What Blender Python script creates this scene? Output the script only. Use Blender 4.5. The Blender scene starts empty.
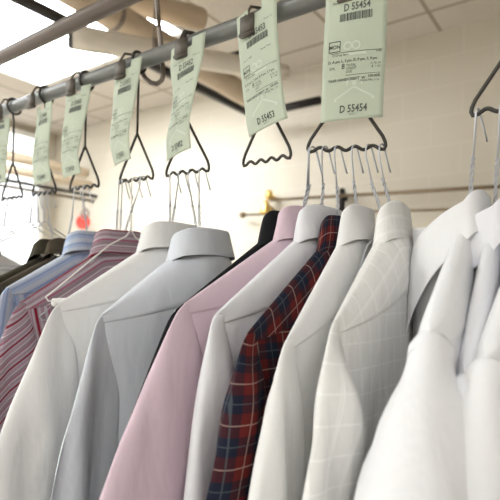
import bpy, bmesh, math, random
from mathutils import Vector, Matrix, noise
random.seed(7)
S = bpy.context.scene
COL = S.collection
PI = math.pi
ZC = 1.50                      # camera height above the floor
YAW, ROLL, FPX, HY = math.radians(36), math.radians(1.5), 490.0, 280.0
Fv = Vector((-math.sin(YAW), math.cos(YAW), 0)); Rv = Vector((math.cos(YAW), math.sin(YAW), 0)); Uv = Vector((0, 0, 1))
CR = Rv*math.cos(ROLL) + Uv*math.sin(ROLL)
CU = -Rv*math.sin(ROLL) + Uv*math.cos(ROLL)
CAM = Vector((0, 0, ZC))

def ray(px, py): return Fv*FPX + CR*(px-250) + CU*(HY-py)
def atY(px, py, Y): d = ray(px, py); return CAM + d*(Y/d.y)
def atZ(px, py, z): d = ray(px, py); return CAM + d*(z/d.z)
def atX(px, py, X): d = ray(px, py); return CAM + d*(X/d.x)
def proj(p):
    q = p - CAM; f = q.dot(Fv)
    return 250+q.dot(CR)/f*FPX, HY-q.dot(CU)/f*FPX

# ------------------------------------------------------------------ scene helpers
def put(name, bm, mat, parent=None, smooth=True, kind=None):
    me = bpy.data.meshes.new(name)
    bm.normal_update()
    bm.to_mesh(me); bm.free()
    if smooth:
        for p in me.polygons: p.use_smooth = True
    if mat is not None: me.materials.append(mat)
    o = bpy.data.objects.new(name, me); COL.objects.link(o)
    if parent is not None: o.parent = parent
    if kind: o['kind'] = kind
    return o
def empty(name, loc=(0, 0, 0), rz=0):
    o = bpy.data.objects.new(name, None); COL.objects.link(o)
    o.empty_display_size = .05
    o.location = loc; o.rotation_euler = (0, 0, rz)
    return o
def tag(o, label, cat, group=None):
    o['label'] = label; o['category'] = cat
    if group: o['group'] = group
    return o

def tube(bm, pts, r, n=8, cap=True):
    pts = [Vector(p) for p in pts]
    rr = r if isinstance(r, (list, tuple)) else [r]*len(pts)
    t0 = (pts[1]-pts[0]).normalized()
    a = Vector((0, 0, 1)) if abs(t0.z) < .9 else Vector((1, 0, 0))
    nrm = t0.cross(a).normalized()
    rings = []
    for i, p in enumerate(pts):
        if i == 0: t = t0
        elif i == len(pts)-1: t = (pts[i]-pts[i-1]).normalized()
        else:
            t = ((pts[i]-pts[i-1]).normalized()+(pts[i+1]-pts[i]).normalized())
            t = t.normalized() if t.length > 1e-6 else (pts[i]-pts[i-1]).normalized()
        nrm = (nrm - t*nrm.dot(t)).normalized()
        b = t.cross(nrm)
        rings.append([bm.verts.new(p+(nrm*math.cos(2*PI*k/n)+b*math.sin(2*PI*k/n))*rr[i]) for k in range(n)])
    for i in range(len(rings)-1):
        for k in range(n):
            bm.faces.new((rings[i][k], rings[i][(k+1) % n], rings[i+1][(k+1) % n], rings[i+1][k]))
    if cap:
        bm.faces.new(rings[0][::-1]); bm.faces.new(rings[-1])
def box(bm, c, sx, sy, sz, rot=None, bev=0.0):
    m = Matrix.Translation(Vector(c)) @ (rot.to_4x4() if rot else Matrix.Identity(4)) @ Matrix.Diagonal((sx, sy, sz, 1))
    r = bmesh.ops.create_cube(bm, size=1, matrix=m)
    if bev:
        es = list({e for v in r['verts'] for e in v.link_edges})
        bmesh.ops.bevel(bm, geom=es, offset=bev, segments=2, affect='EDGES')
def lathe(bm, prof, mat4, n=24):
    rings = []
    for (r, h) in prof:
        rings.append([bm.verts.new(mat4 @ Vector((r*math.cos(2*PI*k/n), r*math.sin(2*PI*k/n), h))) for k in range(n)])
    for i in range(len(rings)-1):
        for k in range(n):
            bm.faces.new((rings[i][k], rings[i][(k+1) % n], rings[i+1][(k+1) % n], rings[i+1][k]))
    bm.faces.new(rings[0][::-1]); bm.faces.new(rings[-1])
def torus(bm, c, R, r, axis, nR=32, nr=8, a0=0, a1=2*PI):
    axis = Vector(axis).normalized()
    u = axis.cross(Vector((0, 0, 1)) if abs(axis.z) < .9 else Vector((1, 0, 0))).normalized(); v = axis.cross(u)
    full = abs(a1-a0-2*PI) < 1e-6
    if not full:
        tube(bm, [Vector(c)+(u*math.cos(a0+(a1-a0)*k/nR)+v*math.sin(a0+(a1-a0)*k/nR))*R for k in range(nR+1)], r, nr); return
    rings = []
    for i in range(nR):
        A = 2*PI*i/nR; e = u*math.cos(A)+v*math.sin(A)
        rings.append([bm.verts.new(Vector(c)+e*(R+r*math.cos(2*PI*k/nr))+axis*(r*math.sin(2*PI*k/nr))) for k in range(nr)])
    for i in range(nR):
        for k in range(nr):
            bm.faces.new((rings[i][k], rings[(i+1) % nR][k], rings[(i+1) % nR][(k+1) % nr], rings[i][(k+1) % nr]))
def sm(x):
    x = max(0., min(1., x)); return x*x*(3-2*x)

# ------------------------------------------------------------------ materials
def mat(name):
    m = bpy.data.materials.new(name); m.use_nodes = True
    nt = m.node_tree; b = nt.nodes['Principled BSDF']
    return m, nt, b
def L(nt, a, b): nt.links.new(a, b)
def plain(name, col, rough=.6, metal=0., noisy=.06, nscale=30, bump=0.0, spec=.4):
    m, nt, b = mat(name)
    b.inputs['Roughness'].default_value = rough; b.inputs['Metallic'].default_value = metal
    b.inputs['Specular IOR Level'].default_value = spec
    tc = nt.nodes.new('ShaderNodeTexCoord'); nz = nt.nodes.new('ShaderNodeTexNoise'); nz.inputs['Scale'].default_value = nscale
    nz.inputs['Detail'].default_value = 4
    L(nt, tc.outputs['Object'], nz.inputs['Vector'])
    mx = nt.nodes.new('ShaderNodeMix'); mx.data_type = 'RGBA'
    mx.inputs[6].default_value = (*[c*(1-noisy) for c in col], 1); mx.inputs[7].default_value = (*[min(1, c*(1+noisy)) for c in col], 1)
    L(nt, nz.outputs['Fac'], mx.inputs[0]); L(nt, mx.outputs[2], b.inputs['Base Color'])
    if bump:
        bp = nt.nodes.new('ShaderNodeBump'); bp.inputs['Strength'].default_value = bump; bp.inputs['Distance'].default_value = .01
        L(nt, nz.outputs['Fac'], bp.inputs['Height']); L(nt, bp.outputs['Normal'], b.inputs['Normal'])
    return m
def mathn(nt, op, a, b=None, c=None):
    n = nt.nodes.new('ShaderNodeMath'); n.operation = op
    for i, v in enumerate((a, b, c)):
        if v is None: continue
        if isinstance(v, (int, float)): n.inputs[i].default_value = v
        else: L(nt, v, n.inputs[i])
    return n.outputs[0]
def mixc(nt, fac, a, b):
    n = nt.nodes.new('ShaderNodeMix'); n.data_type = 'RGBA'
    for s, v in ((0, fac), (6, a), (7, b)):
        if isinstance(v, (int, float)): n.inputs[s].default_value = v
        elif isinstance(v, tuple): n.inputs[s].default_value = (*v, 1)
        else: L(nt, v, n.inputs[s])
    return n.outputs[2]
def band(nt, coord, period, start, width):
    f = mathn(nt, 'FRACT', mathn(nt, 'ADD', mathn(nt, 'DIVIDE', coord, period), 100.0-start))
    return mathn(nt, 'LESS_THAN', f, width)
def cloth(name, base, pattern=None, rough=.85, wrinkle=.22, trans=0.0):
    m, nt, b = mat(name)
    b.inputs['Roughness'].default_value = rough; b.inputs['Specular IOR Level'].default_value = .2
    b.inputs['Sheen Weight'].default_value = .03; b.inputs['Sheen Roughness'].default_value = .5
    uv = nt.nodes.new('ShaderNodeUVMap'); uv.uv_map = 'cloth'
    sp = nt.nodes.new('ShaderNodeSeparateXYZ'); L(nt, uv.outputs['UV'], sp.inputs[0])
    u, v = sp.outputs['X'], sp.outputs['Y']
    c = base
    if pattern: c = pattern(nt, u, v, base)
    if isinstance(c, tuple): b.inputs['Base Color'].default_value = (*c, 1)
    else: L(nt, c, b.inputs['Base Color'])
    tc = nt.nodes.new('ShaderNodeTexCoord')
    mp = nt.nodes.new('ShaderNodeMapping'); mp.inputs['Scale'].default_value = (1, 1, .30); L(nt, tc.outputs['Object'], mp.inputs['Vector'])
    n1 = nt.nodes.new('ShaderNodeTexNoise'); n1.inputs['Scale'].default_value = 22; n1.inputs['Detail'].default_value = 3
    n1.inputs['Distortion'].default_value = .3
    L(nt, mp.outputs[0], n1.inputs['Vector'])
    n2 = nt.nodes.new('ShaderNodeTexNoise'); n2.inputs['Scale'].default_value = 900
    L(nt, tc.outputs['Object'], n2.inputs['Vector'])
    h = mathn(nt, 'ADD', mathn(nt, 'MULTIPLY', n1.outputs['Fac'], 1.0), mathn(nt, 'MULTIPLY', n2.outputs['Fac'], .03))
    bp = nt.nodes.new('ShaderNodeBump'); bp.inputs['Strength'].default_value = wrinkle; bp.inputs['Distance'].default_value = .02
    L(nt, h, bp.inputs['Height']); L(nt, bp.outputs['Normal'], b.inputs['Normal'])
    return m
def pat_check(nt, u, v, base):
    a = band(nt, u, .021, 0, .09); b = band(nt, v, .030, 0, .07)
    a2 = band(nt, u, .021, .14, .05)
    k = mathn(nt, 'MAXIMUM', mathn(nt, 'MAXIMUM', a, b), a2)
    return mixc(nt, mathn(nt, 'MULTIPLY', k, .6), base, (.86, .855, .84))
def pat_stripe(nt, u, v, base):
    P = .050
    c = base
    for st, wd, col in ((.13, .08, (.38, .31, .36)), (.24, .04, (.30, .20, .24)), (.33, .10, (.42, .36, .40)), (.46, .05, (.32, .07, .13)), (.55, .12, (.25, .19, .22)),
                        (.70, .05, (.50, .45, .48)), (.80, .07, (.36, .25, .30)), (.92, .04, (.42, .36, .40)), (0., .085, (.20, .008, .025))):
        c = mixc(nt, band(nt, u, P, st, wd), c, col)
    return c
def pat_blue(nt, u, v, base):
    c = mixc(nt, band(nt, u, .020, .0, .42), base, (.56, .62, .72))
    return mixc(nt, band(nt, u, .020, .55, .12), c, (.26, .36, .60))
def pat_plaid(nt, u, v, base):
    navy = (.008, .010, .024); red = (.105, .010, .009); mid = (.038, .008, .013)
    a = band(nt, u, .041, 0, .46); b = band(nt, v, .044, 0, .44)
    c = mixc(nt, a, red, mid); c2 = mixc(nt, a, mid, navy)
    c = mixc(nt, b, c, c2)
    w = mathn(nt, 'MAXIMUM', band(nt, u, .041, .70, .03), band(nt, v, .044, .71, .03))
    c = mixc(nt, mathn(nt, 'MULTIPLY', w, .38), c, (.62, .45, .38))
    g = mathn(nt, 'MAXIMUM', band(nt, u, .041, .2, .03), band(nt, v, .044, .2, .03))
    return mixc(nt, mathn(nt, 'MULTIPLY', g, .5), c, (.09, .11, .12))
def pat_dark(nt, u, v, base):
    return mixc(nt, band(nt, u, .03, 0, .06), base, tuple(x*.6 for x in base))

M = {}
M['white_warm'] = cloth('white_cotton', (.74, .735, .725))
M['white_soft'] = cloth('soft_white_cotton', (.735, .735, .745))
M['white_cool'] = cloth('cool_white_cotton', (.64, .665, .72))
M['white_lilac'] = cloth('pale_white_twill', (.72, .72, .75))
M['check'] = cloth('white_check_cotton', (.735, .725, .70), pat_check, wrinkle=.3)
M['pink'] = cloth('pink_cotton', (.645, .505, .57))
M['pinkpale'] = M['pink']
M['plaid'] = cloth('red_navy_plaid', (.17, .014, .012), pat_plaid, wrinkle=.15)
M['stripe'] = cloth('mauve_striped_cotton', (.28, .20, .235), pat_stripe)
M['blue'] = cloth('blue_striped_cotton', (.42, .51, .70), pat_blue)
M['olive'] = cloth('dark_olive_wool', (.060, .053, .036), pat_dark)
M['brown'] = cloth('dark_brown_wool', (.075, .058, .038), pat_dark)
M['black'] = cloth('black_wool', (.012, .012, .014))
M['grey'] = cloth('pale_grey_cotton', (.70, .69, .71))
M['wire'] = plain('galvanised_wire', (.46, .475, .51), .35, .5, .05)
M['wire_white'] = plain('white_coated_wire', (.80, .78, .74), .4, 0, .03)
M['iron'] = plain('dark_steel_wire', (.05, .046, .04), .5, .3, .2, 80)
M['clip'] = plain('brown_steel_clip', (.11, .095, .078), .5, .35, .25, 60)
M['rail'] = plain('grey_steel_tube', (.20, .205, .195), .42, .35, .15, 25)
M['bigpipe'] = plain('brown_grey_pipe', (.15, .12, .10), .5, .15, .12, 18)
M['rod'] = plain('worn_steel_rod', (.24, .20, .17), .45, .6, .2, 40)
M['lag'] = plain('beige_pipe_lagging', (.50, .40, .29), .9, 0, .10, 9, bump=.15)
M['lag_pale'] = plain('pale_pipe_lagging', (.60, .54, .45), .9, 0, .08, 9, bump=.15)
M['lag_end'] = plain('dark_pipe_end', (.05, .045, .045), .7)
M['track'] = plain('black_painted_steel', (.022, .019, .017), .5, .2)
M['brass'] = plain('brass', (.66, .45, .14), .35, .75, .15, 40)
M['bronze'] = plain('tarnished_brass_rod', (.15, .105, .06), .4, .6, .2, 30)
M['cream_pipe'] = plain('cream_painted_pipe', (.74, .62, .47), .6, 0, .05)
M['red'] = plain('red_paint', (.75, .05, .03), .45)
M['paper'] = plain('pale_green_ticket_paper', (.455, .505, .40), .85, 0, .03, 20)
M['ink'] = plain('black_print', (.10, .108, .095), .9)
M['ink_white'] = plain('pale_print', (.54, .585, .50), .9)
M['card'] = plain('white_card_tube', (.82, .81, .78), .8)

def block_wall(name, horiz):
    m, nt, b = mat(name)
    b.inputs['Roughness'].default_value = .65; b.inputs['Specular IOR Level'].default_value = .25
    tc = nt.nodes.new('ShaderNodeTexCoord'); sp = nt.nodes.new('ShaderNodeSeparateXYZ'); L(nt, tc.outputs['Object'], sp.inputs[0])
    cb = nt.nodes.new('ShaderNodeCombineXYZ')
    L(nt, sp.outputs[horiz], cb.inputs['X']); L(nt, mathn(nt, 'ADD', sp.outputs['Z'], -.03), cb.inputs['Y'])
    br = nt.nodes.new('ShaderNodeTexBrick')
    br.offset = .5; br.inputs['Scale'].default_value = 1; br.inputs['Mortar Size'].default_value = .006; br.inputs['Mortar Smooth'].default_value = .3
    br.inputs['Brick Width'].default_value = .406; br.inputs['Row Height'].default_value = .203; br.inputs['Bias'].default_value = 0
    br.inputs['Color1'].default_value = (.545, .498, .41, 1); br.inputs['Color2'].default_value = (.535, .488, .40, 1); br.inputs['Mortar'].default_value = (.575, .53, .445, 1)
    L(nt, cb.outputs[0], br.inputs['Vector'])
    nz = nt.nodes.new('ShaderNodeTexNoise'); nz.inputs['Scale'].default_value = 40; L(nt, tc.outputs['Object'], nz.inputs['Vector'])
    L(nt, br.outputs['Color'], b.inputs['Base Color'])
    h = mathn(nt, 'ADD', mathn(nt, 'MULTIPLY', br.outputs['Fac'], -1.0), mathn(nt, 'MULTIPLY', nz.outputs['Fac'], .15))
    bp = nt.nodes.new('ShaderNodeBump'); bp.inputs['Strength'].default_value = .22; bp.inputs['Distance'].default_value = .01
    L(nt, h, bp.inputs['Height']); L(nt, bp.outputs['Normal'], b.inputs['Normal'])
    return m
def ceiling_mat():
    m, nt, b = mat('ceiling_tiles'); b.inputs['Roughness'].default_value = .9; b.inputs['Specular IOR Level'].default_value = .1
    tc = nt.nodes.new('ShaderNodeTexCoord'); sp = nt.nodes.new('ShaderNodeSeparateXYZ'); L(nt, tc.outputs['Object'], sp.inputs[0])
    def line(c, period, off):
        f = mathn(nt, 'FRACT', mathn(nt, 'ADD', mathn(nt, 'DIVIDE', mathn(nt, 'SUBTRACT', c, off-.0125), period), 50.0))
        return mathn(nt, 'LESS_THAN', f, .025/period)
    k = mathn(nt, 'MAXIMUM', line(sp.outputs['X'], .61, -.964), line(sp.outputs['Y'], .61, 3.21))
    nz = nt.nodes.new('ShaderNodeTexNoise'); nz.inputs['Scale'].default_value = 60; nz.inputs['Detail'].default_value = 6; L(nt, tc.outputs['Object'], nz.inputs['Vector'])
    base = mixc(nt, nz.outputs['Fac'], (.47, .42, .36), (.56, .51, .44))
    L(nt, mixc(nt, k, base, (.30, .25, .19)), b.inputs['Base Color'])
    bp = nt.nodes.new('ShaderNodeBump'); bp.inputs['Strength'].default_value = .2; bp.inputs['Distance'].default_value = .01
    L(nt, mathn(nt, 'ADD', k, nz.outputs['Fac']), bp.inputs['Height']); L(nt, bp.outputs['Normal'], b.inputs['Normal'])
    return m
def emit(name, col, s):
    m, nt, b = mat(name); b.inputs['Base Color'].default_value = (*col, 1)
    b.inputs['Emission Color'].default_value = (*col, 1); b.inputs['Emission Strength'].default_value = s
    return m

# ------------------------------------------------------------------ setting
YW, XL, XR, YF, HC = 3.5, -5.6, 3.2, -3.2, ZC+1.76
def slab(name, c, s, m):
    bm = bmesh.new(); box(bm, c, *s)
    return put(name, bm, m, None, False, 'structure')
slab('floor', ((XL+XR)/2, (YW+YF)/2, -.05), (XR-XL+.4, YW-YF+.4, .1), plain('grey_concrete_floor', (.58, .55, .50), .6, 0, .1, 5))
slab('ceiling', ((XL+XR)/2, (YW+YF)/2, HC+.05), (XR-XL+.4, YW-YF+.4, .1), ceiling_mat())
slab('wall_back', ((XL+XR)/2, YW+.1, HC/2), (XR-XL+.4, .2, HC), block_wall('cream_painted_block', 'X'))
for n, x in (('wall_left', XL-.1), ('wall_right', XR+.1)):
    slab(n, (x, (YW+YF)/2, HC/2), (.2, YW-YF, HC), block_wall('cream_block_'+n, 'Y'))
slab('wall_front', ((XL+XR)/2, YF-.1, HC/2), (XR-XL+.4, .2, HC), block_wall('cream_block_front', 'X'))
# the slab objects keep their origin at the world centre, so block courses line up

# ceiling lights (recessed fluorescent troffers), some added out of view as fill
def troffer(x, y, sx, sy, strength, label, col=(.93, .965, 1)):
    r = tag(empty('ceiling_light', (x, y, HC)), label, 'ceiling light', 'fluorescent ceiling panels')
    bm = bmesh.new()
    for dx, dy, lx, ly in ((sx/2, 0, .03, sy+.03), (-sx/2, 0, .03, sy+.03), (0, sy/2, sx, .03), (0, -sy/2, sx, .03)):
        box(bm, (dx, dy, -.012), lx, ly, .024)
    put('frame', bm, M['card'], r, False)
    bm = bmesh.new(); box(bm, (0, 0, -.008), sx-.03, sy-.03, .010)
    put('diffuser', bm, emit('lit_diffuser', col, strength), r, False)
    return r
troffer(-3.35, 1.9, 1.8, 1.2, 52, 'bright fluorescent ceiling panel glowing at the far left of the ceiling')
troffer(-3.6, -.5, 1.8, 1.2, 25, 'fluorescent ceiling panel over the left end of the rail')
troffer(-4.0, -2.3, 1.2, 1.2, 40, 'fluorescent ceiling panel in the front left corner of the room')  # added out of view to brighten the shirts on the left
troffer(-.6, -1.9, 1.8, .6, 36, 'fluorescent ceiling panel above and behind the camera')  # fill light added out of view for the camera-side sleeves
troffer(1.7, -1.5, 1.8, .6, 30, 'fluorescent ceiling panel behind the camera to the right')  # second added fill light, brightens the shirt backs from the right
# added glowing panel, no real opening; it whitens and lights the left side
def fill_panel():
    y0, y1, z0, z1 = -2.6, 3.3, 1.0, 3.15
    bm = bmesh.new()
    for y in (y0, (2*y0+y1)/3, (y0+2*y1)/3, y1): box(bm, (XL+.02, y, (z0+z1)/2), .05, .06, z1-z0+.06)
    for z in (z0, z1): box(bm, (XL+.02, (y0+y1)/2, z), .05, y1-y0, .06)
    o = put('fill_panel_1', bm, M['card'], None, False, 'structure')
    bm = bmesh.new(); box(bm, (XL+.012, (y0+y1)/2, (z0+z1)/2), .016, y1-y0, z1-z0)
    put('fill_pane', bm, emit('left_fill_glow', (.92, .96, 1), 2.7), o, False)
fill_panel()

# ------------------------------------------------------------------ rails and pipes
YR = .694
ZR = ZC + .655*YR
def xrail(px, py): return atY(px, py, YR).x
r = tag(empty('hanging_rail', (-.6, YR, ZR)), 'long grey steel tube rail that carries the ticketed hangers', 'rail')
bm = bmesh.new(); tube(bm, [(-3.6, 0, 0), (2.2, 0, 0)], .0155, 20); put('tube', bm, M['rail'], r)
for x in (-3.3, 1.6):
    bm = bmesh.new(); tube(bm, [(x, .03, -.02), (x, .03, HC-ZR-.001)], .006, 10); torus(bm, (x, 0, 0), .024, .005, (1, 0, 0)); put('ceiling_bracket', bm, M['rod'], r)
Yb = .66; Zb = ZC + .5*sum((atY(*q, Yb).z-ZC)/Yb for q in ((0, 60.5), (78, 17.5)))*Yb; print('BIG', [(atY(*q, Yb).z-ZC)/Yb for q in ((0, 60.5), (78, 17.5))])
r = tag(empty('overhead_pipe', (-.6, Yb, Zb)), 'thick brownish grey pipe running above the hanger rail', 'pipe')
bm = bmesh.new(); tube(bm, [(-3.6, 0, 0), (2.2, 0, 0)], .0175, 24); put('pipe', bm, M['bigpipe'], r)
for x in (-3.4, 1.8):
    bm = bmesh.new(); tube(bm, [(x, 0, .02), (x, 0, HC-Zb-.001)], .006, 10); torus(bm, (x, 0, 0), .023, .006, (1, 0, 0)); put('ceiling_bracket', bm, M['rod'], r)

# J-shaped hook rod behind the rail
Yh = YR+.028
p0 = atY(157, 2, Yh); p1 = atY(163, 68, Yh)
pts = [Vector((p0.x-(p1.x-p0.x)*1.0, Yh, HC-.001)), p0, p1]
for (x, y, yy) in ((163.5, 74, Yh), (162, 80, Yh), (157.5, 84, Yh), (151, 83, Yh-.002), (145, 78, Yh-.004), (141.5, 71, Yh-.004), (141, 64, Yh-.002), (143, 58, Yh)):
    pts.append(atY(x, y, yy))
bm = bmesh.new(); tube(bm, pts, .0052, 12); o = put('ceiling_hook', bm, M['rod'])
tag(o, 'grey steel rod ending in a curled hook behind the rail', 'hook')

def lagged(name, a, b, ra, rb, m, label, capA=False):
    r = tag(empty(name, a), label, 'pipe', 'insulated pipes under the ceiling')
    d = b-a; n = 14; bm = bmesh.new()
    pts = [d*(k/n) for k in range(n+1)]
    rad = [(ra+(rb-ra)*k/n)*(1+.015*math.sin(k*2.1)) for k in range(n+1)]
    # rounded far end
    t = d.normalized(); pts += [d+t*rb*.35, d+t*rb*.5]; rad += [rb*.85, rb*.4]
    tube(bm, pts, rad, 24); put('lagging', bm, m, r)
    bm = bmesh.new(); tube(bm, [-t*.02, t*.004], [ra*.93, ra*.97], 24); put('end_cap', bm, M['lag_end'], r)
    bm = bmesh.new(); tube(bm, [d*.35-t*.012, d*.35+t*.012], [ra*1.04]*2, 24)
    tube(bm, [d*.35+Vector((0, 0, ra*.9)), d*.35+Vector((0, 0, HC-(a.z+d.z*.35)-.001))], .005, 8)
    put('strap_hanger', bm, M['rod'], r)
    return r
za = 1.05
lagged('insulated_pipe', atZ(73, 37, za), atZ(284, 73, za), .053, .044, M['lag_pale'], 'pale insulated pipe passing behind the rail with a dark left end')
zb = 1.47
lagged('insulated_pipe', atZ(20, -28, zb), atZ(201, 19, zb), .069, .060, M['lag'], 'beige insulated pipe at the top of the photo with a rounded right end')
zc = 1.24
lagged('insulated_pipe', atZ(-20, -66, zc), atZ(248, 97, zc), .070, .070, M['lag'], 'beige insulated pipe slanting down beside the black track')

# black track frame
Xt, zt = -2.34, 1.34
r = tag(empty('track_frame', (Xt, 0, ZC+zt)), 'black steel track frame hanging below the ceiling', 'track')
bm = bmesh.new(); box(bm, (0, 1.68, 0), .045, 3.28, .052, bev=.005); put('long_beam', bm, M['track'], r)
for (ax, ay, bx, by) in ((171, 77, 252, 44), (243, 117, 324, 102)):
    a = atZ(ax, ay, zt); b = atZ(bx, by, zt); y = a.y
    bm = bmesh.new(); box(bm, ((0+b.x-Xt)/2, y, 0), b.x-Xt, .045, .052, bev=.005); put('cross_beam', bm, M['track'], r)
for y in (.5, 3.2):
    bm = bmesh.new(); tube(bm, [(0, y, .01), (0, y, HC-ZC-zt-.001)], .006, 8); put('drop_rod', bm, M['track'], r)

# wall rail with brass brackets on the back wall
Yo = YW-.09
a = atY(270, 200, Yo); b = atY(500, 186.5, Yo)
r = tag(empty('wall_rail', (a.x, Yo, a.z)), 'pair of thin brown rods on brass brackets along the cream block wall', 'rail')
bm = bmesh.new(); d = b-a
tube(bm, [(0, 0, 0), d*2.2], .013, 12); put('upper_rod', bm, M['bronze'], r)
a2 = atY(243, 215, Yo)-a; b2 = atY(446, 209.5, Yo)-a
bm = bmesh.new(); tube(bm, [a2, a2+(b2-a2)*3.0], .010, 12)
put('lower_rod', bm, M['bronze'], r)
bm = bmesh.new(); lathe(bm, [(.001, -.03), (.018, -.026), (.026, -.01), (.026, .01), (.016, .026), (.001, .03)], Matrix.Translation(a2) @ Matrix.Rotation(PI/2, 4, 'Y'), 16); put('rod_knob', bm, M['bronze'], r)
k = atY(266, 207, Yo)-a
bm = bmesh.new()
lathe(bm, [(.012, .055), (.026, .045), (.030, .02), (.042, -.01), (.050, -.04), (.050, -.055), (.02, -.06)], Matrix.Translation(k), 20)
box(bm, k+Vector((0, .045, .0)), .03, .09, .03, bev=.006)
put('bell_bracket', bm, M['brass'], r)
bm = bmesh.new()
lathe(bm, [(.01, .05), (.026, .04), (.034, .01), (.030, -.02), (.014, -.035)], Matrix.Translation(Vector((-.008, 0, .035))), 18)
box(bm, (-.008, .045, .03), .03, .09, .03, bev=.006)
put('brass_socket', bm, M['brass'], r)
kk = atY(342, 201, Yo+.02)-a
bm = bmesh.new(); box(bm, kk, .035, .05, .19, bev=.006); box(bm, kk+Vector((0, .03, .03)), .06, .02, .06, bev=.004); put('wall_bracket', bm, M['track'], r)

# pipe run along the left
def run(px, py, X, rad, m, name, label):
    p = atX(px, py, X)
    bm = bmesh.new(); tube(bm, [(0, 0, 0), (0, -5.2, 0)], rad, 18)
    o = put(name, bm, m); o.location = (X, YW-.005, p.z); return tag(o, label, 'pipe', 'pipes running along the left')
run(110, 199, -4.75, .018, M['track'], 'steel_pipe', 'thin dark pipe under the cream pipes at the left')
run(110, 204, -4.80, .015, M['bronze'], 'steel_pipe', 'thin brown pipe, lowest of the pipes at the left')
run(108, 189, -4.85, .05, M['cream_pipe'], 'painted_pipe', 'thick cream pipe just above the thin dark pipe at the left')
run(108, 178, -4.95, .055, M['cream_pipe'], 'painted_pipe', 'thick cream pipe, topmost of the pipes at the left')
bl = atX(106, 174, -4.86)
# red valve hanging from the thin pipe
vp = atX(83, 222, -4.75)
r = tag(empty('valve', vp), 'red valve wheel hanging below the dark pipe by the left wall', 'valve')
bm = bmesh.new(); torus(bm, (0, 0, .0), .062, .021, (.5, -.8, .1)); torus(bm, (0, 0, 0), .02, .018, (.5, -.8, .1))
for k in range(3):
    an = k*2*PI/3; ax = Vector((.5, -.8, .1)).normalized(); u = ax.cross(Vector((0, 0, 1))).normalized(); w = ax.cross(u)
    tube(bm, [(0, 0, 0), (u*math.cos(an)+w*math.sin(an))*.06], .012, 8)
put('hand_wheel', bm, M['red'], r)
bm = bmesh.new(); torus(bm, (.03, .0, .085), .045, .012, (.5, -.8, .1)); tube(bm, [(0, .02, 0), (0, .05, .06), (.03, .04, .13), (.0, .01, .16)], .012, 8)
put('valve_body', bm, M['rod'], r)
zpipe = atX(110, 199, -4.75).z
bm = bmesh.new(); tube(bm, [(0, .0, .15), (0, 0, zpipe-vp.z)], .007, 8); put('drop_pipe', bm, M['rod'], r)

# ------------------------------------------------------------------ ticketed hanger frames
ZB = ZC + .298*YR              # height of the wavy bars
RW = .0027
def hookframe(xbar, width, yaw, label, clipdx=-.012, ticket=True, dz=0.):
    r = tag(empty('triangle_hanger', (xbar, YR, ZB+dz), yaw), label, 'hanger frame', 'dark steel triangle hangers on the rail')
    h = ZR-ZB-dz
    # ring and stem
    bm = bmesh.new(); torus(bm, (0, 0, h), .0205, .0032, (1, .12, 0), 28, 8); put('ring', bm, M['iron'], r)
    bm = bmesh.new(); tube(bm, [(0, -.004, h-.0195), (0, 0, h-.04), (0, 0, .094)], .0024, 10); put('stem', bm, M['iron'], r)
    w = width/2
    bm = bmesh.new()
    pts = [(0, 0, .096), (-.004, 0, .090)]
    pts += [(-w*.92, 0, .016), (-w*.985, 0, .007), (-w, 0, .001), (-w*.965, 0, -.004)]
    N = 40
    for k in range(N+1):
        s = k/N; pts.append((-w*.90+w*1.8*s, 0, -.0005-.0030*math.cos(s*2*PI*4)))
    pts += [(w*.965, 0, -.004), (w, 0, .001), (w*.985, 0, .007), (w*.92, 0, .016), (.004, 0, .090), (0, 0, .096)]
    tube(bm, pts, RW, 10); put('wavy_triangle', bm, M['iron'], r)
    if ticket:
        bm = bmesh.new()
        box(bm, (clipdx, -.0335, h-.022), .030, .006, .032, bev=.0015)
        box(bm, (clipdx, -.0335, h-.038), .033, .010, .007, bev=.002)
        tube(bm, [(clipdx-.006, -.032, h-.008), (clipdx-.008, -.016, h+.019), (clipdx, 0, h+.021), (clipdx+.004, .012, h+.018)], .0025, 8)
        put('clip', bm, M['clip'], r)
    return r
def barpt(fr, s):              # a point on a frame's bar, s from -1 to 1
    w = fr['w']; y = fr.rotation_euler.z
    return Vector((fr.location.x+s*w*.9*math.cos(y), fr.location.y+s*w*.9*math.sin(y), fr.location.z+RW))
FR = {}
for key, px, py, w, yaw, label, tk in (
        ('A', 12, 197, .105, 0, 'dark triangle hanger nearest the left edge of the photo', 1),
        ('B', 44, 190, .105, 0, 'dark triangle hanger second from the left edge', 1),
        ('C', 84, 186, .11, 0, 'dark triangle hanger third from the left, above the blue shirt', 1),
        ('D', 136, 180, .105, 0, 'dark triangle hanger above the mauve striped shirt', 1),
        ('E', 187, 170, .108, 3, 'dark triangle hanger above the cool white shirt with the yoke seam', 1),
        ('F', 266, 160, .105, -5, 'empty dark triangle hanger with no wire hangers, below ticket D 55453', 1),
        ('G', 346, 146, .118, 22, 'dark triangle hanger under ticket D 55454 holding six wire hangers', 1),
        ('H', 521.5, 109, .118, 0, 'dark triangle hanger cut by the right edge of the photo', 0)):
    p = atY(px, py, YR)
    cd = {'A': -.015, 'B': -.012, 'C': -.013, 'D': -.020, 'E': .006, 'F': -.022, 'G': 0, 'H': 0}[key]
    f = hookframe(p.x, w, math.radians(yaw), label, cd, tk, .022 if key == 'H' else 0.); f['w'] = w/2; FR[key] = f

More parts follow.
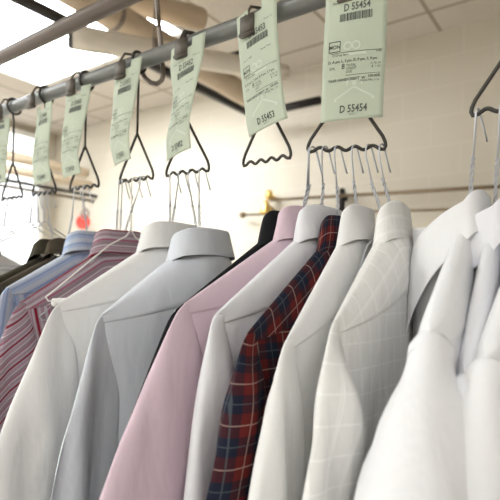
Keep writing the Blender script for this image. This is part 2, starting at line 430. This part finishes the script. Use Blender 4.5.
# ------------------------------------------------------------------ tickets
TW = .091
YT = YR-.027
def text_tris(s, size, bold=False):
    cu = bpy.data.curves.new('t', 'FONT'); cu.body = s; cu.size = size
    cu.resolution_u = 2
    if bold: cu.offset = size*.018
    ob = bpy.data.objects.new('t', cu); COL.objects.link(ob)
    dg = bpy.context.evaluated_depsgraph_get(); dg.update()
    me = bpy.data.meshes.new_from_object(ob.evaluated_get(dg))
    vs = [tuple(v.co) for v in me.vertices]; fs = [tuple(p.vertices) for p in me.polygons]
    bpy.data.objects.remove(ob); bpy.data.curves.remove(cu); bpy.data.meshes.remove(me)
    return vs, fs
CACHE = {}
def ticket(number, rows, label, frame, notch_s=.0, tilt=0.):
    # rows: (y_px, left_px, right_px) from top to bottom
    ctrl = []
    for (y, xl, xr) in rows:
        c = atY((xl+xr)/2, y, YT); lo, hi = math.radians(-52), math.radians(36)
        def wpx(a):
            d = Vector((math.cos(a), math.sin(a), 0))*TW/2
            return proj(c+d)[0]-proj(c-d)[0]
        for _ in range(40):
            m_ = (lo+hi)/2
            if wpx(m_) < xr-xl: lo = m_
            else: hi = m_
        ctrl.append((c, (lo+hi)/2))
    bot = ctrl[-1][0].z; top = ctrl[0][0].z; H = top-bot
    ctrl = ctrl[::-1]
    zs = [c.z-bot for c, a in ctrl]
    def ev(t):
        t = max(0., min(H, t))
        i = 0
        while i < len(zs)-2 and t > zs[i+1]: i += 1
        f = (t-zs[i])/max(1e-6, zs[i+1]-zs[i])
        def cr(g):
            p1, p2 = g(i), g(i+1); p0 = g(i-1) if i > 0 else p1*2-p2; p3 = g(i+2) if i+2 < len(zs) else p2*2-p1
            return ((p1*2)+(p2-p0)*f+(p0*2-p1*5+p2*4-p3)*f*f+(p1*3-p0-p2*3+p3)*f**3)*.5
        return cr(lambda k: ctrl[k][0].x), cr(lambda k: ctrl[k][0].y), cr(lambda k: ctrl[k][1])
    root_loc = Vector((ctrl[0][0].x, YT, bot))
    def Pt(s, t, off=0.0):     # s, t in metres
        cx, cy, a = ev(t)
        d = Vector((math.cos(a), math.sin(a), 0)); n = Vector((math.sin(a), -math.cos(a), 0))
        curl = .004*((s/TW*2)**2)
        return Vector((cx, cy, bot+t+s*tilt)) + d*s + n*(off-curl+.004) - root_loc
    r = tag(empty('laundry_ticket', root_loc), label, 'ticket', 'pale green laundry tickets')
    bm = bmesh.new(); nx, nt = 12, 44
    g = [[bm.verts.new(Pt(-TW/2+TW*i/nx, H*j/nt)) for i in range(nx+1)] for j in range(nt+1)]
    for j in range(nt):
        for i in range(nx):
            smid = (i+.5)/nx-.5
            if j >= nt-3 and abs(smid-notch_s) < .19: continue
            bm.faces.new((g[j][i], g[j][i+1], g[j+1][i+1], g[j+1][i]))
    bmesh.ops.delete(bm, geom=[v for v in bm.verts if not v.link_faces], context='VERTS')
    o = put('paper', bm, M['paper'], r)
    so = o.modifiers.new('s', 'SOLIDIFY'); so.thickness = .0004; so.offset = -1
    bmI, bmB, bmW, bmW2, bmN, bmN2, bmT, bmS, bmT2, bmS2 = [bmesh.new() for _ in range(10)]
    def txt(bm, s, x, t, size, bold=False, anchor='l'):
        key = (s, size, bold)
        if key not in CACHE: CACHE[key] = text_tris(s, size, bold)
        vs, fs = CACHE[key]
        if not vs: return
        xs_ = .74 if bold and size > .012 else .9
        w = max(v[0] for v in vs)*xs_; x0 = x - (w/2 if anchor == 'c' else w if anchor == 'r' else 0)
        nv = [bm.verts.new(Pt(x0+v[0]*xs_, t+v[1], .0006)) for v in vs]
        for f in fs:
            try: bm.faces.new([nv[k] for k in f])
            except ValueError: pass
    def rect(bm, x0, x1, t0, t1, off=.0006):
        n = max(1, int((x1-x0)/.008))
        for k in range(n):
            a, b = x0+(x1-x0)*k/n, x0+(x1-x0)*(k+1)/n
            bm.faces.new([bm.verts.new(Pt(*q, off)) for q in ((a, t0), (b, t0), (b, t1), (a, t1))])
    def logo(cx, t0, w, h):
        P2 = [(-w, 0), (-w*.9, .003), (-.1*w, h*.55), (0, h*.6), (.1*w, h*.55), (w*.9, .003), (w, 0), (-w, 0)]
        pl = []
        for (a, b) in zip(P2[:-1], P2[1:]): pl.append((a, b))
        for k in range(8):
            a0 = PI*1.3*k/8-.4; a1 = PI*1.3*(k+1)/8-.4
            for sx in (-1, 1):
                cxx = sx*.006
                pl.append(((cxx+.005*math.cos(a0)*sx, h*.78+.006*math.sin(a0)), (cxx+.005*math.cos(a1)*sx, h*.78+.006*math.sin(a1))))
        for (a, b) in pl:
            dx, dy = b[0]-a[0], b[1]-a[1]; l = math.hypot(dx, dy) or 1; nx_, ny_ = -dy/l*.0011, dx/l*.0011
            bmW.faces.new([bmW.verts.new(Pt(cx+q[0], t0+q[1], .0004)) for q in ((a[0]-nx_, a[1]-ny_), (b[0]-nx_, b[1]-ny_), (b[0]+nx_, b[1]+ny_), (a[0]+nx_, a[1]+ny_))])
    # the bottom part
    txt(bmN, number, 0.003, .0105, .0155, True, 'c')
    txt(bmN, 'RCPT 1', 0.003, .006, .0040, False, 'c')
    logo(.003, .029, .029, .030)
    txt(bmI, 'Pieces No. 1.1a', .038, .0535, .0048, False, 'r')
    txt(bmI, 'TAXR HANDCREDIT  W', -.036, .057, .0056, True); txt(bmI, '100.00%', .039, .059, .0056, True, 'r')
    rect(bmI, -.010, .039, .0645, .0651)
    for k, (a_, b_) in enumerate((('TOTAL', '% 76.10'), ('CREDIT', '$  1.60'), ('DUE', ''))):
        txt(bmI, a_, -.010, .0775-.0047*k, .0050); txt(bmI, b_, .039, .0775-.0047*k, .0050, False, 'r')
    txt(bmI, '37%', -.035, .075, .0055); txt(bmI, '8', -.017, .0745, .0115)
    txt(bmI, 'D. A pm, L, 2 pm, D. P pm, 7, 9 pm', -.037, .0845, .0055, True)
    rect(bmI, -.034, .040, .0985, .0991); txt(bmI, 'D Drop Item', -.031, .0940, .0050); txt(bmI, '5.40', .039, .0955, .0048, False, 'r')
    # boxed MON
    bx0, bx1, bt0, bt1 = -.037, -.0195, .1005, .1165
    for q in ((bx0, bx1, bt0, bt0+.0011), (bx0, bx1, bt1-.0011, bt1), (bx0, bx0+.0011, bt0, bt1), (bx1-.0011, bx1, bt0, bt1)): rect(bmI, *q)
    txt(bmI, 'MON', (bx0+bx1)/2, .1055, .0078, True, 'c')
    rect(bmW2, -.012, .018, .094, .0975, .0003)
    for sx in (-.009, .003):
        for k in range(10):
            a0 = 2*PI*k/10; a1 = 2*PI*(k+1)/10
            bmW2.faces.new([bmW2.verts.new(Pt(sx+rr*math.cos(aa), .108+rr*math.sin(aa), .0004)) for rr, aa in ((.0045, a0), (.0065, a0), (.0065, a1), (.0045, a1))])
    if tilt:
        txt(bmS, 'Incl. sl 1000', -.033, .126, .0048); txt(bmS2, 'Ready: Wed', .030, .128, .0046, False, 'r')
    # number and barcode
    rng = random.Random(number)
    x = -.022
    tb = .1450
    while x < .026:
        wbar = rng.choice((.0008, .0013, .0020)); rect(bmB, x, x+wbar, tb, tb+.0115); x += wbar+rng.choice((.0007, .0011))
    txt(bmN2, number, .003, tb+.0150, .0150, True, 'c')
    txt(bmT, 'Route 9  tel 9 4 1', -.034, tb+.0285, .0050); txt(bmT2, 'Store 12', .036, tb+.0300, .0050, False, 'r')
    put('printed_text', bmI, M['ink'], r, False); put('barcode', bmB, M['ink'], r, False); put('pale_emblem', bmW, M['ink_white'], r, False); put('pale_emblem', bmW2, M['ink_white'], r, False)
    put('ticket_number', bmN, M['ink'], r, False); put('ticket_number', bmN2, M['ink'], r, False); put('printed_line', bmT, M['ink'], r, False); put('printed_line', bmT2, M['ink'], r, False)
    if tilt: put('printed_line', bmS, M['ink'], r, False); put('printed_line', bmS2, M['ink'], r, False)
    return r
ticket('D 55454', [(-24, 326, 390), (0, 325, 387), (40, 323, 386), (80, 321.5, 384), (120, 320, 382)], 'pale green laundry ticket printed D 55454, largest and facing the camera', 'G')
ticket('D 55453', [(6, 236, 276), (30, 237.5, 276), (60, 240, 278), (90, 243, 280.5), (115, 246, 284), (128, 248.5, 287)], 'pale green laundry ticket printed D 55453, second largest', 'F', tilt=.14)
ticket('D 55452', [(41, 171, 205), (62, 170, 203), (85, 172.5, 198), (110, 170, 192.5), (130, 166, 189), (155, 166.5, 190.5)], 'pale green laundry ticket printed D 55452, pinched in at its middle', 'E', tilt=.10)
ticket('D 55451', [(62, 115, 142), (85, 113.3, 138.5), (110, 112, 134), (135, 109.5, 128.5), (150, 111.5, 129), (163, 114.5, 130.5)], 'pale green laundry ticket bent in an S above the mauve striped shirt', 'D')
ticket('D 55450', [(88, 66, 91), (105, 65, 88.5), (130, 62, 83.5), (155, 61, 78), (165, 61.5, 79), (176, 63, 81)], 'pale green laundry ticket third from the left edge, curling at its bottom', 'C')
ticket('D 55449', [(105, 36.5, 52), (120, 36.3, 51.5), (146, 33, 49), (160, 32, 48.5), (172, 32.5, 50), (184, 34, 51.5)], 'faded pale green laundry ticket with a crease across it, second from the left', 'B')
ticket('D 55448', [(120, -8, 10), (135, -8, 9), (150, -9, 7.5), (168, -9, 6), (184, -9, 6)], 'pale green laundry ticket cut by the left edge of the photo', 'A')

# ------------------------------------------------------------------ wire hangers
def wire_hanger(bar, neck, hw, drop, yaw, label, group, m='wire', neckz=None, tipdx=.012):
    """bar: point on the wavy bar; neck: where the arms leave; drop: fall of the arms"""
    r = tag(empty('wire_hanger', neck, yaw), label, 'hanger', group)
    R = Matrix.Rotation(-yaw, 3, 'Z')
    b = R @ (bar-neck)
    wr = .00125
    ra = .0075
    top = b.z+wr; cz = top-ra
    # twisted neck between z=.006 and zt
    zt_ = max(.03, b.z*.55)
    bm = bmesh.new()
    ax = lambda z: Vector((b.x*sm(z/max(.02, b.z)), -ra*sm(z/max(.02, b.z)), z))
    for ph in (0, PI):
        pts = []
        for k in range(37):
            z = .010+(zt_-.010)*k/36; pts.append(ax(z)+Vector((math.cos(ph+k*.62), math.sin(ph+k*.62), 0))*.0019)
        tube(bm, pts, wr*.95, 6)
    put('twisted_neck', bm, M[m], r)
    bm = bmesh.new()
    pts = [ax(zt_-.008)]
    pts += [Vector((b.x, b.y-ra, cz-.012)), Vector((b.x, b.y-ra, cz))]
    for k in range(1, 9):
        a = PI-PI*k/8; pts.append(Vector((b.x+tipdx*.3*k/8, b.y+ra*math.cos(a), cz+ra*math.sin(a))))
    pts += [Vector((b.x+tipdx*.6, b.y+ra*1.15, cz-.014)), Vector((b.x+tipdx, b.y+ra*1.7, cz-.034))]
    tube(bm, pts, wr*1.05, 8); put('hook', bm, M[m], r)
    bm = bmesh.new()
    pts = [(0, -.003, .012), (0, -.012, .001)]
    for s in (-1, 1):
        p_ = [Vector((0, s*.0015, .014)), Vector((0, s*.012, .001)), Vector((0, s*(.06), -.022)), Vector((0, s*(hw-.012), -drop+.002)), Vector((0, s*hw, -drop-.006)), Vector((0, s*(hw-.006), -drop-.013)), Vector((0, 0, -drop-.016))]
        tube(bm, p_, wr*1.2, 8)
    put('frame', bm, M[m], r)
    return r

# ------------------------------------------------------------------ shirts
def uvset(bm, name='cloth'): return bm.loops.layers.uv.new(name)
def grid(bm, uvl, pts, uvs, close=False, flip=False):
    rows, cols = len(pts), len(pts[0])
    V = [[bm.verts.new(p) for p in row] for row in pts]
    for j in range(rows-1):
        for i in range(cols if close else cols-1):
            i2 = (i+1) % cols
            q = [(j, i), (j, i2), (j+1, i2), (j+1, i)]
            if flip: q = q[::-1]
            try: f = bm.faces.new([V[a][b] for a, b in q])
            except ValueError: continue
            for lp, (a, b) in zip(f.loops, q):
                uu = uvs[a][b]
                if close and i2 == 0 and b == 0: uu = (uvs[a][cols-1][0]+(uvs[a][cols-1][0]-uvs[a][cols-2][0]), uvs[a][b][1])
                lp[uvl].uv = uu
    return V

def shirt(name, label, hook, tip, mk, hw=.222, tb=.03, tf=.02, v0b=.06, v0f=.06, lean=.42, sw=.115, ts=.017, ca=.072, cb=.035, cf=.035,
          ch=.052, fold=.005, seam=0., skew=0., group='shirts on the rail', cat='shirt', seed=0, cuff=True, length=.72, neckw=.055, tk0=.22, hexp=2.4, dome=.8, flare=0., taper=0., yaw=None, wide=0., drop=None,
          cslope=.042, cse=2.0, cfk=.45, bend=1.0, ramp=.09, sag=0.0):
    top = atY(hook[0], hook[1], YR)
    if yaw is None:
        d = ray(*tip); best = None
        h = hw
        hx, hy = d.x, d.y; n2 = hx*hx+hy*hy
        bx, by = top.x, top.y
        A = n2; B = -2*(hx*bx+hy*by); Cc = bx*bx+by*by-h*h
        disc = B*B-4*A*Cc
        cands = [(-B-math.sqrt(disc))/(2*A), (-B+math.sqrt(disc))/(2*A)] if disc > 0 else [-B/(2*A)]
        for s in cands:
            p = CAM+d*s; vx, vy = p.x-bx, p.y-by
            y_ = math.atan2(vx, -vy)
            if best is None or abs(y_) < abs(best[0]): best = (y_, top.z-p.z)
        yaw = best[0]; drop = best[1] if drop is None else drop
    print('SHIRT %-40s X=%.3f ztop=%.3f yaw=%.1f drop=%.3f' % (label[:40], top.x, top.z-ZC, math.degrees(yaw), drop))
    root = tag(empty(name, top, yaw), label, cat, group)
    m = M[mk]
    zn = -.048
    drop = max(.10, drop)
    def ridge(lat):
        s = max(0., (abs(lat)-neckw)/(hw-neckw)); return zn+.006*(1-min(1, abs(lat)/neckw)) - (drop+zn)*(s**bend)
    def vy(lat): return .075*max(0, 1-(abs(lat)/hw)**1.3)+.014
    NU = 44
    lats = [-hw+2*hw*i/NU for i in range(NU+1)]
    def W(v, lat):             # body sides draw in below the shoulder tip
        k = 1-.13*sm(v/.15)+.06*sm((v-.25)/.5)
        return lat*k
    def dep(lat, v, side):
        u = abs(lat)/hw
        T, v0 = (tb, v0b) if side > 0 else (tf, v0f)
        cc = cb if side > 0 else cf
        d0 = (cc-.008)*math.sqrt(max(0, 1-(lat/neckw)**2)) if abs(lat) < neckw else 0
        h = (1-u**hexp)**.75 if u < 1 else 0
        T *= 1-taper*(1-min(1, u*1.05))**.8
        x = min(1, v/v0); g = math.sqrt(max(0, 1-(1-x)**2))
        Tm = max(T*h, d0)
        dd = d0+(Tm-d0)*g
        fz = sm((v-.02)/.18)*(1-u**4)
        nzv = noise.noise(Vector((lat*11+seed*7.3, v*2.6+seed, seed*3.1+side)))*1.0+noise.noise(Vector((lat*26+seed*3.3, v*5+seed+v*lat*8, seed*1.7+side)))*.45
        dia = noise.noise(Vector(((lat*.8+v)*18, (v-lat)*6, seed+side*2.)))*.35*(1-sm(v/.5))
        return dd+fold*fz*(nzv*1.2+dia)
    def body_pt(lat, v, side, off=0.):
        x = W(v, lat)
        return Vector((side*(dep(lat, v, side)+off), x, ridge(lat)-v))
    # torso
    bm = bmesh.new(); ul = uvset(bm)
    for side in (1, -1):
        NV = 44; P, Q = [], []
        for j in range(NV+1):
            row, uq = [], []
            for lat in lats:
                a = vy(lat)-.004 if side > 0 else 0.0
                f = (j/NV)**1.35
                v = a+(length-a+ridge(lat))*f if True else 0
                row.append(body_pt(lat, v, side)); uq.append((lat, -(ridge(lat)-v)))
            P.append(row); Q.append(uq)
        grid(bm, ul, P, Q, flip=side < 0)
    bmesh.ops.remove_doubles(bm, verts=bm.verts, dist=.0006)
    put('torso', bm, m, root)
    # yoke
    bm = bmesh.new(); ul = uvset(bm)
    for side in (1, -1):
        NV = 12; P, Q = [], []
        for j in range(NV+1):
            row, uq = [], []
            for lat in lats:
                mx = vy(lat) if side > 0 else .45*vy(lat)
                v = mx*(j/NV)**1.5
                p = body_pt(lat, v, side, .0013*sm(j/2) if side > 0 else .0013*sm(j/2)-.0023*(j/NV)**2)
                p.z += .0008
                row.append(p); uq.append((v*side*1.0+.003, lat))
            P.append(row); Q.append(uq)
        # turned-under seam edge
        row = []
        for i, lat in enumerate(lats):
            mx = vy(lat) if side > 0 else .45*vy(lat)
            row.append(body_pt(lat, mx+.0005, side, -.0008 if side > 0 else -.0014))
        P.append(row); Q.append(Q[-1])
        grid(bm, ul, P, Q, flip=side < 0)
    bmesh.ops.remove_doubles(bm, verts=bm.verts, dist=.0004)
    put('yoke', bm, m, root)
    # sleeves
    Ls = .56; NS = 26
    def sleeve_sec(rr, off=0.):
        outer = hw-.002+.009*(1-math.exp(-rr/.007))+lean*rr*(1-.45*sm((rr-.15)/.45))
        inner = hw-.013-.034*(1-math.exp(-rr/ramp))
        wmax = sw+.035
        width = outer-inner
        if width > wmax*.8:
            e = width-wmax*.8; width = wmax*.8+wmax*.2*(1-math.exp(-e/(wmax*.2)))
        width *= 1-.22*sm((rr-.25)/.33)
        thick = ts*(tk0+(1-tk0)*sm(rr/.09)+flare*sm(rr/.22))
        return outer, width, thick
    def sl_pt(sgn, rr, th, off=0.):
        outer, width, thick = sleeve_sec(rr)
        c = outer-width/2
        cs, sn = math.cos(th), math.sin(th)
        lat = c+(width/2+off)*cs
        d = (thick+off)*(1 if sn > 0 else -1)*abs(sn)**.95
        k = sm(rr/.12)*fold*2.2
        d += k*abs(sn)*(noise.noise(Vector((lat*24+seed*5, rr*3.2, seed+sgn*3+(3 if sn > 0 else 0)))) + .4*noise.noise(Vector((lat*50, rr*6+seed, seed+9.))))
        d += sgn*.0
        # follow the body's surface so the sleeve lies over the panel's edge
        return Vector((d, sgn*lat, ridge(hw)+.0006-rr-dome*thick*sn*sn*(1-sm(rr/.07))))
    for sgn in (-1, 1):
        def crown(P, Q):
            c = sum(P[0], Vector())/len(P[0]); zt = max(p.z for p in P[0])
            inner = []
            for f, up in ((.12, .9), (.6, .75)):
                inner.append([Vector((c.x+(p.x-c.x)*f, c.y+(p.y-c.y)*f, p.z+(zt-p.z)*up+.0004)) for p in P[0]])
            return inner+P, [Q[0], Q[0]]+Q
        def rowset(r0, r1, n, off, p=1.6):
            P, Q = [], []
            for j in range(n+1):
                rr = r0+(r1-r0)*(j/n)**p
                row, uq = [], []
                for k in range(NS):
                    th = 2*PI*k/NS
                    row.append(sl_pt(sgn, rr, th, off)); uq.append((math.copysign(1, sgn)*row[-1].y*1.0-.8*lean*rr+skew*rr+.013, rr+.02))
                P.append(row); Q.append(uq)
            return P, Q
        bm = bmesh.new(); ul = uvset(bm)
        if seam:
            P, Q = rowset(0, seam, 6, .0008, 1.3)
            P, Q = crown(P, Q)
            Q = [[(q[1], q[0]) for q in row] for row in Q]
            V = grid(bm, ul, P, Q, True, sgn > 0)
            V2 = grid(bm, ul, [P[-1], [sl_pt(sgn, seam, 2*PI*k/NS, -.001) for k in range(NS)]], [Q[-1]]*2, True, sgn > 0)
            try: bm.faces.new(V[0])
            except ValueError: pass
            put('shoulder_panel', bm, m, root)
            bm = bmesh.new(); ul = uvset(bm)
            P, Q = rowset(seam-.004, Ls, 34, 0, 1.35)
        else:
            P, Q = rowset(0, Ls, 38, 0, 1.6)
            P, Q = crown(P, Q)
        V = grid(bm, ul, P, Q, True, sgn > 0)
        try: bm.faces.new(V[0])
        except ValueError: pass
        so = put('sleeve', bm, m, root)
        if cuff:
            bm = bmesh.new(); ul = uvset(bm)
            P, Q = rowset(Ls-.01, Ls+.055, 5, .0025, 1)
            P = [[sl_pt(sgn, Ls-.01, 2*PI*k/NS, -.001) for k in range(NS)]]+P+[[sl_pt(sgn, Ls+.055, 2*PI*k/NS, -.001) for k in range(NS)]]
            Q = [Q[0]]+Q+[Q[-1]]
            grid(bm, ul, P, Q, True, sgn > 0)
            put('cuff', bm, m, so)
    # collar: stand inside, fold on top, fall outside
    bm = bmesh.new(); ul = uvset(bm)
    NC = 56; gap = .10
    prof = []   # (radial blend 0..1 from stand to flared edge, height fraction)
    for (rb, hf) in ((0.0, 1.0), (.05, .5), (.16, .12), (.20, .03), (.26, 0.0), (.33, 0.0), (.39, .03), (.43, .10), (.50, .25), (.64, .5), (.82, .78), (.97, .975), (.985, 1.0), (.93, 1.0), (.85, .93)):
        row, uq = [], []
        for k in range(NC+1):
            a = -PI+gap+(2*PI-2*gap)*k/NC      # 0 = centre back (+x)
            fr = (1-math.cos(a))/2             # 0 back, 1 front
            hh = ch*(1+cfk*fr**3)
            ai = ca-.021; ao = ca+.004
            bx_ = (cb if math.cos(a) > 0 else cf)
            bi = max(.009, bx_-.014); bo = bx_+.002
            x = (bi+(bo-bi)*rb)*math.copysign(abs(math.cos(a))**.82, math.cos(a)); y = (ai+(ao-ai)*rb)*math.copysign(abs(math.sin(a))**.82, math.sin(a))
            z = -cslope*fr**cse - hf*hh + .002*noise.noise(Vector((a*1.3, seed, hf)))*1.0
            x += .0025*noise.noise(Vector((a*1.1, seed+4, hf*1.5)))
            row.append(Vector((x, y, z))); uq.append((hf*hh+(.05 if rb < .2 else 0)+.002, a*ca))
        prof.append((row, uq))
    grid(bm, ul, [p[0] for p in prof], [p[1] for p in prof])
    put('collar', bm, m, root)
    root['hw'] = hw; root['drop'] = drop
    return root, top, yaw, drop, hw

def on_hanger(args, frame, s, hlabel, hgroup='wire hangers', m='wire', nx=0., tipdx=.012):
    root, top, yaw, drop, hw = args
    neck = Vector((top.x+nx, top.y, top.z-.030))
    wire_hanger(barpt(FR[frame], s), neck, hw-.014, drop-.030+.006, yaw, hlabel, hgroup, m, tipdx=tipdx)

# right-hand group (nearest)
s = shirt('dress_shirt', 'white shirt cut by the right photo edge, only shoulder and sleeve showing', (541, 188), (487, 358), 'white_soft', tb=.028, tf=.028, taper=.6, seed=1, lean=.34, seam=.016, ts=.026, tk0=.7, hexp=14, flare=1.0, ramp=.05)
on_hanger(s, 'H', .55, 'wire hanger of the shirt cut by the right edge')
s = shirt('dress_shirt', 'white dress shirt second from the right edge, its collar touching the edge of the photo', (495, 200), (466, 376), 'white_lilac', tb=.022, tf=.020, taper=.6, v0f=.06, cf=.07, cb=.03, seam=.012, seed=2, lean=.25, fold=.005, ts=.018, tk0=.7, hexp=14, flare=1.4, ramp=.06, cslope=.07, cse=2, cfk=2.0, ch=.05)
on_hanger(s, 'H', -.45, 'wire hanger of the white shirt second from the right edge')
s = shirt('dress_shirt', 'smooth white dress shirt with a tall rounded collar and wide sleeve', (470, 195), (430, 332), 'white_soft', tb=.028, tf=.027, taper=.6, v0f=.06, cf=.078, cb=.03, seam=.012, seed=3, lean=.60, sw=.15, fold=.006, ts=.027, tk0=.75, hexp=14, flare=1.3, ramp=.05, cslope=.075, cse=2, cfk=2.0, ch=.05)
on_hanger(s, 'H', -.98, 'wire hanger of the white shirt with the tall rounded collar')
# group under D 55454
s = shirt('dress_shirt', 'off-white shirt with a woven check, right-most under ticket D 55454', (393, 205), (334, 322), 'check', tb=.035, tf=.012, cb=.026, cf=.02, seed=4, lean=.36, fold=.010, ca=.07)
on_hanger(s, 'G', .98, 'wire hanger of the white checked shirt')
cx_ = s[1].x
s = shirt('dress_shirt', 'plain off-white shirt between the checked shirt and the red plaid shirt', (358, 208), (287, 340), 'white_warm', tb=.022, tf=.012, cb=.024, cf=.018, seam=.042, seed=5, lean=.34, fold=.007, ca=.07)
on_hanger(s, 'G', .22, 'wire hanger of the plain off-white shirt beside the red plaid shirt')
s = shirt('plaid_shirt', 'red and navy plaid shirt hanging among the white shirts', (339, 218), (248, 333), 'plaid', tb=.020, tf=.010, cb=.017, cf=.013, seed=6, lean=.34, fold=.007, ca=.066, hw=.23)
on_hanger(s, 'G', -.26, 'wire hanger of the red plaid shirt')
s = shirt('dress_shirt', 'plain white shirt between the pink shirt and the red plaid shirt', (321, 208), (216, 314), 'white_lilac', tb=.022, tf=.012, cb=.026, cf=.018, seed=7, lean=.17, fold=.006, seam=.008, ca=.07, hw=.235)
on_hanger(s, 'G', -.62, 'wire hanger of the white shirt beside the pink shirt')
s = shirt('dress_shirt', 'pale pink dress shirt under the left end of ticket D 55454', (303, 209), (184, 304), 'pink', tb=.022, tf=.012, cb=.024, cf=.018, seed=8, lean=.50, sw=.13, ts=.012, fold=.006, ca=.07, hw=.24)
on_hanger(s, 'G', -.98, 'wire hanger of the pink shirt')
s = shirt('jacket', 'black jacket mostly hidden behind the pink shirt', (287, 213), (186, 306), 'black', tb=.008, tf=.010, cb=.016, cf=.018, seed=9, lean=.44, fold=.001, ts=.008, ca=.066, hw=.219, yaw=math.radians(-10), drop=.156, cat='jacket', group='jackets on the rail')
on_hanger(s, 'G', -1.0, 'wire hanger of the black jacket', nx=.026)
# spare hanger between the collars
p = atY(376, 207, YR)
wire_hanger(barpt(FR['G'], .62), Vector((cx_-.013, p.y, p.z-.040)), .16, .15, 0, 'wire hanger between the plain off-white shirt and the checked shirt', 'wire hangers')
# group under E
s = shirt('dress_shirt', 'cool white shirt with its back and yoke seam turned to the camera', (200, 230), (102, 314), 'white_cool', tb=.06, tf=.04, v0b=.10, cb=.052, cf=.045, seed=10, lean=.30, ts=.009, fold=.014, ca=.075, ramp=.10, ch=.05)
on_hanger(s, 'E', .75, 'wire hanger of the cool white shirt with the yoke seam')
x7 = s[1].x
s = shirt('dress_shirt', 'warm white shirt between the mauve striped shirt and the cool white shirt', (170, 224), (58, 304), 'white_warm', tb=.045, tf=.03, v0b=.09, cb=.045, cf=.04, seed=11, lean=.42, ts=.011, fold=.010, ca=.075, sw=.14, ch=.05, hw=.235)
on_hanger(s, 'E', -.75, 'wire hanger of the warm white shirt beside the striped shirt')
x8 = s[1].x
for px, sb, xx, lb in ((176, -.3, x8+.003, 'wire hanger second from the left under the triangle above the cool white shirt'), (187, .2, x7-.006, 'wire hanger third from the left under the triangle above the cool white shirt')):
    p = atY(px, 226, YR); wire_hanger(barpt(FR['E'], sb), Vector((xx, p.y, p.z-.035)), .17, .15, 0, lb, 'wire hangers')
# striped, blue, dark jackets
s = shirt('striped_shirt', 'mauve shirt with dark red stripes under the fourth ticket', (120, 231), (20, 303), 'stripe', tb=.022, tf=.02, cb=.032, cf=.025, seed=12, lean=.40, fold=.006, ca=.075, skew=-1.0, ch=.05)
on_hanger(s, 'D', -.75, 'wire hanger of the mauve striped shirt')
x9 = s[1].x
p = atY(131, 231, YR)
d_ = ray(46, 297); sN = (p.y-.205)/d_.y; en = CAM+d_*sN
nk = Vector((x9+.036, p.y, p.z-.012))
r = wire_hanger(barpt(FR['D'], -.1), nk, .207, max(.1, nk.z-en.z-.006), math.atan2(en.x-nk.x, nk.y-en.y), 'white wire hanger lying over the back of the mauve striped shirt', 'wire hangers', 'wire_white')
bm = bmesh.new(); dz = -max(.1, nk.z-en.z-.006)-.016
tube(bm, [(0, -.190, dz), (0, .19, dz)], .0075, 12); put('card_tube', bm, M['card'], r)
for px, sb, xx, lb in ((112, -.98, x9-.012, 'wire hanger leftmost under the triangle above the striped shirt'), (140, .45, x9+.012, 'wire hanger rightmost under the triangle above the striped shirt')):
    p = atY(px, 230, YR); wire_hanger(barpt(FR['D'], sb), Vector((xx, p.y, p.z-.03)), .19, .14, 0, lb, 'wire hangers')
s = shirt('striped_shirt', 'light blue striped shirt between the striped mauve shirt and the dark jackets', (88, 232), (6, 288), 'blue', tb=.025, tf=.02, cb=.035, cf=.025, seed=13, lean=.36, fold=.006, ca=.075, ch=.045)
on_hanger(s, 'C', .1, 'wire hanger of the light blue shirt')
s = shirt('jacket', 'dark brown jacket beside the light blue shirt', (67, 239), (-12, 290), 'brown', tb=.02, tf=.02, cb=.024, cf=.025, seed=14, lean=.3, fold=.003, ca=.072, ch=.035, cat='jacket', group='jackets on the rail')
on_hanger(s, 'C', -.6, 'wire hanger of the dark brown jacket')
s = shirt('jacket', 'dark olive jacket behind the dark brown jacket at the left', (54, 240), (-25, 288), 'olive', tb=.02, tf=.02, cb=.03, cf=.025, seed=15, lean=.3, fold=.003, ca=.075, ch=.035, cat='jacket', group='jackets on the rail')
on_hanger(s, 'B', .5, 'wire hanger of the dark olive jacket')
s = shirt('dress_shirt', 'pale grey garment at the left edge of the photo with only its far shoulder showing', (-24, 233), (-80, 266), 'grey', tb=.03, tf=.03, seed=16, lean=.3, yaw=0., drop=.125)
on_hanger(s, 'A', -.9, 'wire hanger of the pale grey garment at the left edge')
for px, py, fr, sb, dr, lb in ((45, 226, 'B', .1, .09, 'empty wire hanger just left of the dark olive jacket'), (38, 226, 'B', -.35, .10, 'empty wire hanger, middle of the three left of the dark olive jacket'), (30, 227, 'B', -.8, .10, 'empty wire hanger, leftmost of the three left of the dark olive jacket'), (4, 230, 'A', -.2, .11, 'empty wire hanger under the leftmost triangle hanger')):
    p = atY(px, py, YR); wire_hanger(barpt(FR[fr], sb), Vector((p.x, p.y, p.z)), .20, dr, 0, lb, 'wire hangers')
for o in bpy.data.objects:
    for k in ('hw', 'drop', 'w'):
        if k in o.keys(): del o[k]

# ------------------------------------------------------------------ world, camera
w = bpy.data.worlds.new('World'); S.world = w; w.use_nodes = True
w.node_tree.nodes['Background'].inputs['Color'].default_value = (.9, .95, 1, 1); w.node_tree.nodes['Background'].inputs['Strength'].default_value = .3
cam = bpy.data.cameras.new('Camera'); co = bpy.data.objects.new('Camera', cam); COL.objects.link(co)
cam.sensor_width = 36; cam.lens = 36*FPX/500; cam.clip_start = .02; cam.clip_end = 50
cam.shift_y = (HY-250)/500
m3 = Matrix((CR, CU, -Fv)).transposed(); co.matrix_world = Matrix.Translation(CAM) @ m3.to_4x4()
cam.dof.use_dof = True; cam.dof.focus_distance = .74; cam.dof.aperture_fstop = 5.2
S.camera = co
S.view_settings.view_transform = 'Standard'; S.view_settings.look = 'None'; S.view_settings.gamma = 1; S.view_settings.use_curve_mapping = False
S.view_settings.exposure = -1.12
S.cycles.use_denoising = True
S.cycles.max_bounces = 8; S.cycles.diffuse_bounces = 5
